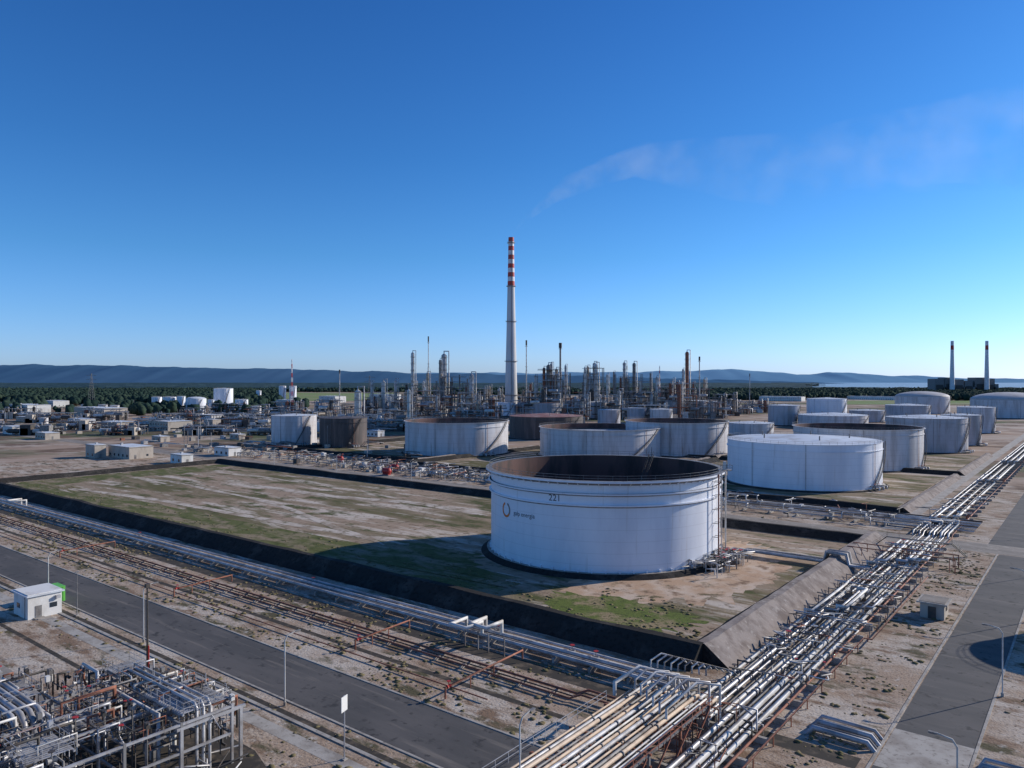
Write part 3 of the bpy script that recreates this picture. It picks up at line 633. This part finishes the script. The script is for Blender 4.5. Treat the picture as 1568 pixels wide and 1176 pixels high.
def stack(xp,yt,D,r,k,name='flare_stack'):
    b=B(); h=H+(HOR-yt)*D/F; X=(xp-784)*D/F
    b.tube([(X,D,0),(X,D,h*.93)],r,k,10,True,r*.8); b.tube([(X,D,h*.93),(X,D,h)],r*1.4,'dsteel',10)
    for t in(.35,.65,.92): b.lathe(X,D,[(r,h*t),(r+1,h*t),(r+1,h*t-.3),(r,h*t-.3)],'steel',10)
    for a in range(3):
        an=a*2.1; b.tube([(X,D,h*.65),(X+math.cos(an)*h*.2,D+math.sin(an)*h*.2,0)],.08,'steel',4,False)
    b.done(name,False)
sd=1
for (xp,D,w,d,hh) in [(604,820,26,14,30),(632,860,24,14,38),(658,780,30,16,32),(692,830,34,16,48),(718,760,22,12,30),(745,880,40,16,30),(760,700,26,14,24),(815,790,26,14,30),(842,800,26,18,56),(862,840,16,12,50),(884,760,24,14,28),(908,820,22,16,58),(935,780,30,14,32),(962,850,30,16,48),(990,800,30,14,30),(1015,840,30,16,36),(1045,800,28,16,40),(1068,860,24,14,40),(1092,800,26,12,24),(570,800,24,12,24),(545,760,30,14,18),(505,820,30,12,20),(590,700,26,12,14),(640,660,40,12,14),(700,640,40,12,13),(470,700,40,12,12),(410,760,40,14,14),(360,700,40,12,10),(300,800,30,10,12),(245,620,40,10,9),(560,640,30,12,12),(380,640,36,10,10),(500,600,40,10,9),(190,560,30,10,7),(320,560,34,10,7),(720,700,30,14,20),(1000,720,40,14,18),(870,700,30,14,16),(1130,900,30,12,16),(1160,950,40,12,14),(420,560,36,10,7),(440,880,34,12,16),(120,620,30,10,7),(60,560,30,10,6),(0,600,30,10,6),(600,600,44,10,9),(575,880,26,12,28),(615,760,26,12,26),(800,900,30,14,36),(905,880,28,14,40),(980,900,28,14,42),(1030,900,28,14,38),(735,820,26,12,34),(670,900,26,12,36),(1110,860,24,12,26),(160,760,40,12,12),(80,720,40,12,10),(30,800,40,12,11),(350,880,40,12,14),(480,640,34,10,10),(270,700,40,10,10),(540,560,34,10,7)]:
    sd+=1; unit(xp,D,w,d,hh,sd)
random.seed(33)
for t in [(632,541,860,2.0,'wpipe'),(680,544,840,3.0,'galv'),(674,552,830,1.4,'steel'),(910,557,820,1.8,'galv'),(956,556,860,1.7,'galv'),(971,557,850,1.9,'steel'),(1052,540,830,2.0,'rust'),(840,560,800,2.2,'steel'),(833,564,800,1.5,'rust'),(852,566,820,1.8,'cream'),(587,585,800,2.2,'wpipe'),(606,583,820,1.8,'galv'),(569,585,790,1.2,'galv'),(722,575,790,2.6,'galv'),(900,562,830,1.5,'cream'),(1046,566,820,1.2,'galv'),(1006,578,800,1.5,'galv'),(866,560,830,1.2,'galv'),(1040,590,780,2.0,'rust'),(626,598,640,1.6,'wpipe'),(996,572,850,1.0,'steel'),(548,600,700,3.2,'wpipe'),(930,574,800,1.3,'wpipe'),(655,572,800,1.6,'cream'),(820,576,790,1.3,'galv'),(940,570,840,1.0,'steel')]: column(*t)
for t in [(656,515,880,.55,'wpipe'),(806,521,860,.7,'galv'),(858,525,850,1.3,'steel'),(1071,546,840,.7,'galv'),(520,566,900,.6,'galv'),(1148,572,900,.4,'galv'),(960,560,900,.5,'steel')]: stack(*t)
# red/white antenna and power pylon
def lattice(xp,yt,D,wb,name,ks,arms=False):
    b=B(); h=H+(HOR-yt)*D/F; X=(xp-784)*D/F; n=12
    for i in range(n):
        z0_,z1_=h*i/n,h*(i+1)/n; w0,w1=wb*(1-i/n)+.3,wb*(1-(i+1)/n)+.3; k=ks[i%len(ks)]
        cs=[(-1,-1),(1,-1),(1,1),(-1,1)]
        for j in range(4):
            a,c2=cs[j],cs[(j+1)%4]
            b.beam((X+a[0]*w0,D+a[1]*w0,z0_),(X+a[0]*w1,D+a[1]*w1,z1_),.22,k); b.beam((X+a[0]*w0,D+a[1]*w0,z0_),(X+c2[0]*w1,D+c2[1]*w1,z1_),.14,k)
    if arms:
        for t in(.7,.82,.94): 
            b.beam((X-8,D,h*t),(X+8,D,h*t),.35,'steel'); b.beam((X-8,D,h*t),(X,D,h*t+2),.2,'steel'); b.beam((X+8,D,h*t),(X,D,h*t+2),.2,'steel')
    b.done(name,False)
lattice(447,550,900,1.1,'radio_mast',['redc','whc']); lattice(140,572,1150,4,'transmission_pylon',['steel'],True)
lattice(1010,560,950,1.0,'radio_mast',['redc','whc']); lattice(566,575,1100,3,'transmission_pylon',['steel'],True)
random.seed(11)
# red fire-fighting skids
for (x,y) in((520,708),(592,728),(604,722),(1188,742)):
    u,v=uv(x,y); b=B(); b.box(u,v,0,5,2.6,.3,'conc'); b.drum((u-1.6,v,1.9),(u+1.6,v,1.9),1.2,'redp'); b.tube([(u+1.5,v,.3),(u+1.5,v,3.8),(u+2.5,v,4.2)],.22,'redp',8); b.tube([(u-2,v,.3),(u-2,v,3)],.4,'redp',8); b.box(u,v,.3,3.4,1.4,.6,'redp'); b.done('fire_pump_skid')

# ---------------------------------------------------------------- lamps, sign
def lamp(u,v,du,dv):
    b=B(); b.tube([(u,v,0),(u,v,.5)],.18,'conc',8); b.tube([(u,v,0.3),(u,v,8.0),(u+du*.4,v+dv*.4,8.6),(u+du*1.6,v+dv*1.6,8.8)],.08,'wpipe',7)
    b.box(u+du*1.9,v+dv*1.9,8.72,.3+abs(du)*.4,.3+abs(dv)*.4,.13,'steel'); b.box(u+du*1.9,v+dv*1.9,8.68,.2+abs(du)*.25,.2+abs(dv)*.25,.04,'glass'); b.done('street_lamp')
for u in(-42.5,-79,-115,-151,-187,-223,-260,-300): lamp(u,55.2,0,1)
for v in(75.4,113,150,188,240,285,330): lamp(-9.9,v,-1,0)
for u in(-300,-255,-210,-165): lamp(u,204,0,1)
b=B(); u,v=-62.8,51.2; b.tube([(u,v,0),(u,v,6.8)],.07,'galv',8); b.box(u+.12,v-.1,5.2,.06,1.1,1.6,'wall',.3); b.box(u,v,0,.5,.5,.15,'conc'); b.done('sign')

# ---------------------------------------------------------------- vegetation
t_=(1+5**.5)/2
IV=np.array([(-1,t_,0),(1,t_,0),(-1,-t_,0),(1,-t_,0),(0,-1,t_),(0,1,t_),(0,-1,-t_),(0,1,-t_),(t_,0,-1),(t_,0,1),(-t_,0,-1),(-t_,0,1)])/1.9
IF=np.array([(0,11,5),(0,5,1),(0,1,7),(0,7,10),(0,10,11),(1,5,9),(5,11,4),(11,10,2),(10,7,6),(7,1,8),(3,9,4),(3,4,2),(3,2,6),(3,6,8),(3,8,9),(4,9,5),(2,4,11),(6,2,10),(8,6,7),(9,8,1)])
def blobs(name,P,Sx,Sz,k,lift=0.5,site=False):
    n=len(P); J=1+rng.uniform(-.35,.35,(n,12,1)); V=IV[None]*J; V=V*np.stack([Sx,Sx,Sz],-1)[:,None,:]; V[:,:,:2]+=P[:,None,:2]; V[:,:,2]+=P[:,None,2]+(Sz*lift)[:,None]
    Fa=(IF[None]+12*np.arange(n)[:,None,None]).reshape(-1,3)
    me=bpy.data.meshes.new(name); me.vertices.add(n*12); me.vertices.foreach_set('co',V.reshape(-1)); me.loops.add(len(Fa)*3); me.loops.foreach_set('vertex_index',Fa.reshape(-1).astype(np.int32)); me.polygons.add(len(Fa)); me.polygons.foreach_set('loop_start',np.arange(0,len(Fa)*3,3,dtype=np.int32)); me.update(calc_edges=True); me.validate()
    me.materials.append(M[k]); ob=bpy.data.objects.new(name,me); sc.collection.objects.link(ob)
    if site: ob.rotation_euler.z=-TH
    return ob
P=[]
while len(P)<20000:
    D=1250+1700*rng.random()**1.3; xp=rng.uniform(-150,1720); X=(xp-784)*D/F
    lim=1250 if xp<430 else (2100 if xp<1080 else 1500)
    if 430<xp<640 and D<2600: continue
    if D<lim or (D<1600 and noise.noise(Vector((X/160,D/160,2)))<-.28): continue
    P.append((X,D,0))
for i in range(600):
    xp=rng.uniform(-20,470); D=rng.uniform(850,1250); X=(xp-784)*D/F
    if noise.noise(Vector((X/70,D/70,5)))>.05: P.append((X,D,0))
P=np.array(P); s_=rng.uniform(3.5,7.0,len(P)); P2=P+np.stack([rng.uniform(-3,3,len(P)),rng.uniform(-3,3,len(P)),rng.uniform(2,6,len(P))],-1)
blobs('pine_forest',np.concatenate([P,P2]),np.concatenate([s_,s_*.7]),np.concatenate([s_*1.2,s_*.8]),'forest',.9)
# rolling far forest canopy (stops at the coast on the right)
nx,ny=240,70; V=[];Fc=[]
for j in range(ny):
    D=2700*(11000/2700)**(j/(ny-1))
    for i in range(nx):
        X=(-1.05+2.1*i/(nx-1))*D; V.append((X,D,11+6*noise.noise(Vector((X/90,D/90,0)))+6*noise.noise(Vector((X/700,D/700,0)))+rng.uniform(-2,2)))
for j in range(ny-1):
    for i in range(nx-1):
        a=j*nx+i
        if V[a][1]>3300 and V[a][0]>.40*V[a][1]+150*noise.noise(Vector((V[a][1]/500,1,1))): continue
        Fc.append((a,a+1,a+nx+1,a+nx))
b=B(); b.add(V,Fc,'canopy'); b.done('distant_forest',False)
b=B(); b.add([(1200,3250,1),(8000,3250,1),(39000,55000,1),(16000,55000,1)],[(0,1,2,3)],'sea'); b.done('sea',False)
b=B(); b.add([(-560,1500,.3),(-250,1450,.3),(-380,2500,.3),(-760,2500,.3)],[(0,1,2,3)],'field'); b.add([(500,1250,.3),(900,1250,.3),(1100,1500,.3),(600,1500,.3)],[(0,1,2,3)],'field'); b.done('pasture',False)
# hills
def hills(name,D,pts,k,sd,amp,xmax=2500):
    xs=np.arange(-900,xmax,5); ys=np.interp(xs,[p[0] for p in pts],[p[1] for p in pts]); b=B(); V=[];Fc=[]
    for i,(x,y) in enumerate(zip(xs,ys)):
        X=(x-784)*D/F; hz=H+(HOR-y)*D/F; nn=noise.fractal(Vector((x/60,sd,0)),1,2,6)*amp*D/F
        for j,(dd,q) in enumerate(((-.12,.0),(-.08,.35),(-.04,.72),(0,1),(.06,.6))):
            V.append((X,D*(1+dd),max(0,(hz+nn)*q+(noise.noise(Vector((x/25,dd*40,sd)))*amp*.5*D/F if 0<q<1 else 0))))
    for i in range(len(xs)-1):
        for j in range(4): a=i*5+j; Fc.append((a,a+5,a+6,a+1))
    b.add(V,Fc,k,True); b.done(name,False)
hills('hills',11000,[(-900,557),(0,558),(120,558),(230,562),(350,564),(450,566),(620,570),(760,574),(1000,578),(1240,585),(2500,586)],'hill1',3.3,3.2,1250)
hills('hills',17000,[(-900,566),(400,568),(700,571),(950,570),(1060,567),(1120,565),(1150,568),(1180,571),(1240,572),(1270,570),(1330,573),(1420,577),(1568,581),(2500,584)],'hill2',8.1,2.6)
# scrub tufts over the rough strips
Q=[]
for (u0,u1,v0,v1,n) in((-330,-45,66.6,76.5,3000),(-330,-45,80,87,1800),(-230,-56,30,56,1600),(-28,-19.5,40,204,1500),(-9,40,40,200,1500),(-330,-50,103,120,1500),(-80,-50,104,125,700),(-330,-20,216,226,500)):
    for i in range(n):
        u,v=rng.uniform(u0,u1),rng.uniform(v0,v1)
        if u<-72 and u>-132 and v<48 : continue
        if noise.noise(Vector((u/9,v/5,1)))<.0: continue
        X,Y=s2w(u,v)
        if (X-21.85)**2+(Y-179)**2<30**2: continue
        Q.append((u,v,0))
Q=np.array(Q); z_=.06+.26*rng.random(len(Q))**2; blobs('scrub',Q,z_*1.5,z_*.6,'scrub',.2,True)

# ---------------------------------------------------------------- smoke plume (thin volume)
sm=bpy.data.materials.new('thin_smoke'); sm.use_nodes=True; nt=sm.node_tree; nt.nodes.clear()
out=nt.nodes.new('ShaderNodeOutputMaterial'); vs=nt.nodes.new('ShaderNodeVolumeScatter'); vs.inputs['Color'].default_value=(.95,.95,.97,1); vs.inputs['Anisotropy'].default_value=.3
tc=nt.nodes.new('ShaderNodeTexCoord'); nz=nt.nodes.new('ShaderNodeTexNoise'); nz.inputs['Scale'].default_value=.022; nz.inputs['Detail'].default_value=5; nz.inputs['Roughness'].default_value=.6
mr=nt.nodes.new('ShaderNodeMapRange'); mr.inputs['From Min'].default_value=.43; mr.inputs['From Max'].default_value=.80; mr.inputs['To Max'].default_value=.0026
sp=nt.nodes.new('ShaderNodeSeparateXYZ'); m2=nt.nodes.new('ShaderNodeMapRange'); m2.inputs['From Min'].default_value=-335; m2.inputs['From Max'].default_value=-110; m2.inputs['To Min'].default_value=6.5; m2.inputs['To Max'].default_value=1.0
ml=nt.nodes.new('ShaderNodeMath'); ml.operation='MULTIPLY'
nt.links.new(tc.outputs['Object'],sp.inputs[0]); nt.links.new(sp.outputs[0],m2.inputs['Value'])
nt.links.new(tc.outputs['Object'],nz.inputs['Vector']); nt.links.new(nz.outputs['Fac'],mr.inputs['Value']); nt.links.new(mr.outputs[0],ml.inputs[0]); nt.links.new(m2.outputs[0],ml.inputs[1]); nt.links.new(ml.outputs[0],vs.inputs['Density']); nt.links.new(vs.outputs[0],out.inputs['Volume'])
M['smoke']=sm
b=B(); path=[(783,362,2.5),(795,346,7),(820,322,12),(860,290,19),(910,265,24),(980,248,30),(1050,250,38),(1130,262,46),(1210,255,56),(1300,240,66),(1400,228,72),(1500,220,76),(1620,215,80)]
n=20;V=[];Fc=[]
for i,(x,y,r) in enumerate(path):
    D=850+ i*6; X=(x-784)*D/F; Z=H+(HOR-y)*D/F; rr=r*.74
    for j in range(n):
        a=2*math.pi*j/n; q=1+.45*noise.noise(Vector((math.cos(a)*1.2,math.sin(a)*1.2,i*.8))); V.append((X+rr*.35*math.sin(a),D+rr*q*math.cos(a),Z+rr*q*math.sin(a)))
for i in range(len(path)-1):
    for j in range(n): Fc.append((i*n+j,i*n+(j+1)%n,(i+1)*n+(j+1)%n,(i+1)*n+j))
Fc.append(tuple(range(n))); Fc.append(tuple(range((len(path)-1)*n,len(path)*n))[::-1])
b.add(V,Fc,'smoke'); b.done('smoke_plume',False)

# ---------------------------------------------------------------- light, sky, camera
EL=math.radians(23.0); sd_=Vector((.92,.39,0)).normalized(); sv=Vector((sd_.x*math.cos(EL),sd_.y*math.cos(EL),math.sin(EL)))
w=bpy.data.worlds.new("World"); sc.world=w; w.use_nodes=True; nt=w.node_tree; bg=nt.nodes['Background']
sk=nt.nodes.new('ShaderNodeTexSky'); sk.sky_type='NISHITA'; sk.sun_disc=False; sk.sun_elevation=EL; sk.sun_rotation=math.atan2(sd_.x,sd_.y); sk.air_density=1.0; sk.dust_density=.4; sk.ozone_density=2.5; sk.altitude=0
# white balance of the sky by elevation (clear maritime air: bluer than the stock model near the horizon)
tc=nt.nodes.new('ShaderNodeTexCoord'); sp=nt.nodes.new('ShaderNodeSeparateXYZ'); cr_=nt.nodes.new('ShaderNodeValToRGB')
nt.links.new(tc.outputs['Generated'],sp.inputs[0]); nt.links.new(sp.outputs[2],cr_.inputs[0])
st=[(0,(.37,.52,1.0)),(.03,(.35,.52,.97)),(.08,(.28,.48,.84)),(.16,(.195,.43,.71)),(.28,(.14,.375,.66)),(.45,(.11,.33,.63)),(1.0,(.21,.35,.56))]
el=cr_.color_ramp.elements; el[0].position=0; el[1].position=1
while len(el)<len(st): el.new(.5)
for e,(p,c_) in zip(el,st): e.position=p
for e,(p,c_) in zip(el,st): e.color=(*c_,1)
mx=nt.nodes.new('ShaderNodeMix'); mx.data_type='RGBA'; mx.blend_type='MULTIPLY'; mx.inputs['Factor'].default_value=1
nt.links.new(sk.outputs[0],mx.inputs[6]); nt.links.new(cr_.outputs[0],mx.inputs[7]); 
sc2=nt.nodes.new('ShaderNodeVectorMath'); sc2.operation='SCALE'; sc2.inputs['Scale'].default_value=2.5
nt.links.new(mx.outputs[2],sc2.inputs[0]); nt.links.new(sc2.outputs[0],bg.inputs['Color']); bg.inputs['Strength'].default_value=.085
l=bpy.data.lights.new('sun','SUN'); l.energy=4.9; l.angle=math.radians(.53); l.color=(1,.93,.84); lo=bpy.data.objects.new('sun',l); sc.collection.objects.link(lo); lo.rotation_euler=sv.to_track_quat('Z','Y').to_euler(); lo.location=(0,0,300)
cam=bpy.data.cameras.new('camera'); cam.sensor_width=36; cam.lens=36*F/1568; cam.clip_end=90000; cam.clip_start=.5
co=bpy.data.objects.new('camera',cam); sc.collection.objects.link(co); co.location=(0,0,H); co.rotation_euler=(math.radians(90)-math.atan(5/F),0,0); sc.camera=co
sc.view_settings.view_transform='Standard'; sc.view_settings.look='None'; sc.view_settings.exposure=0
sc.cycles.volume_step_rate=2.0
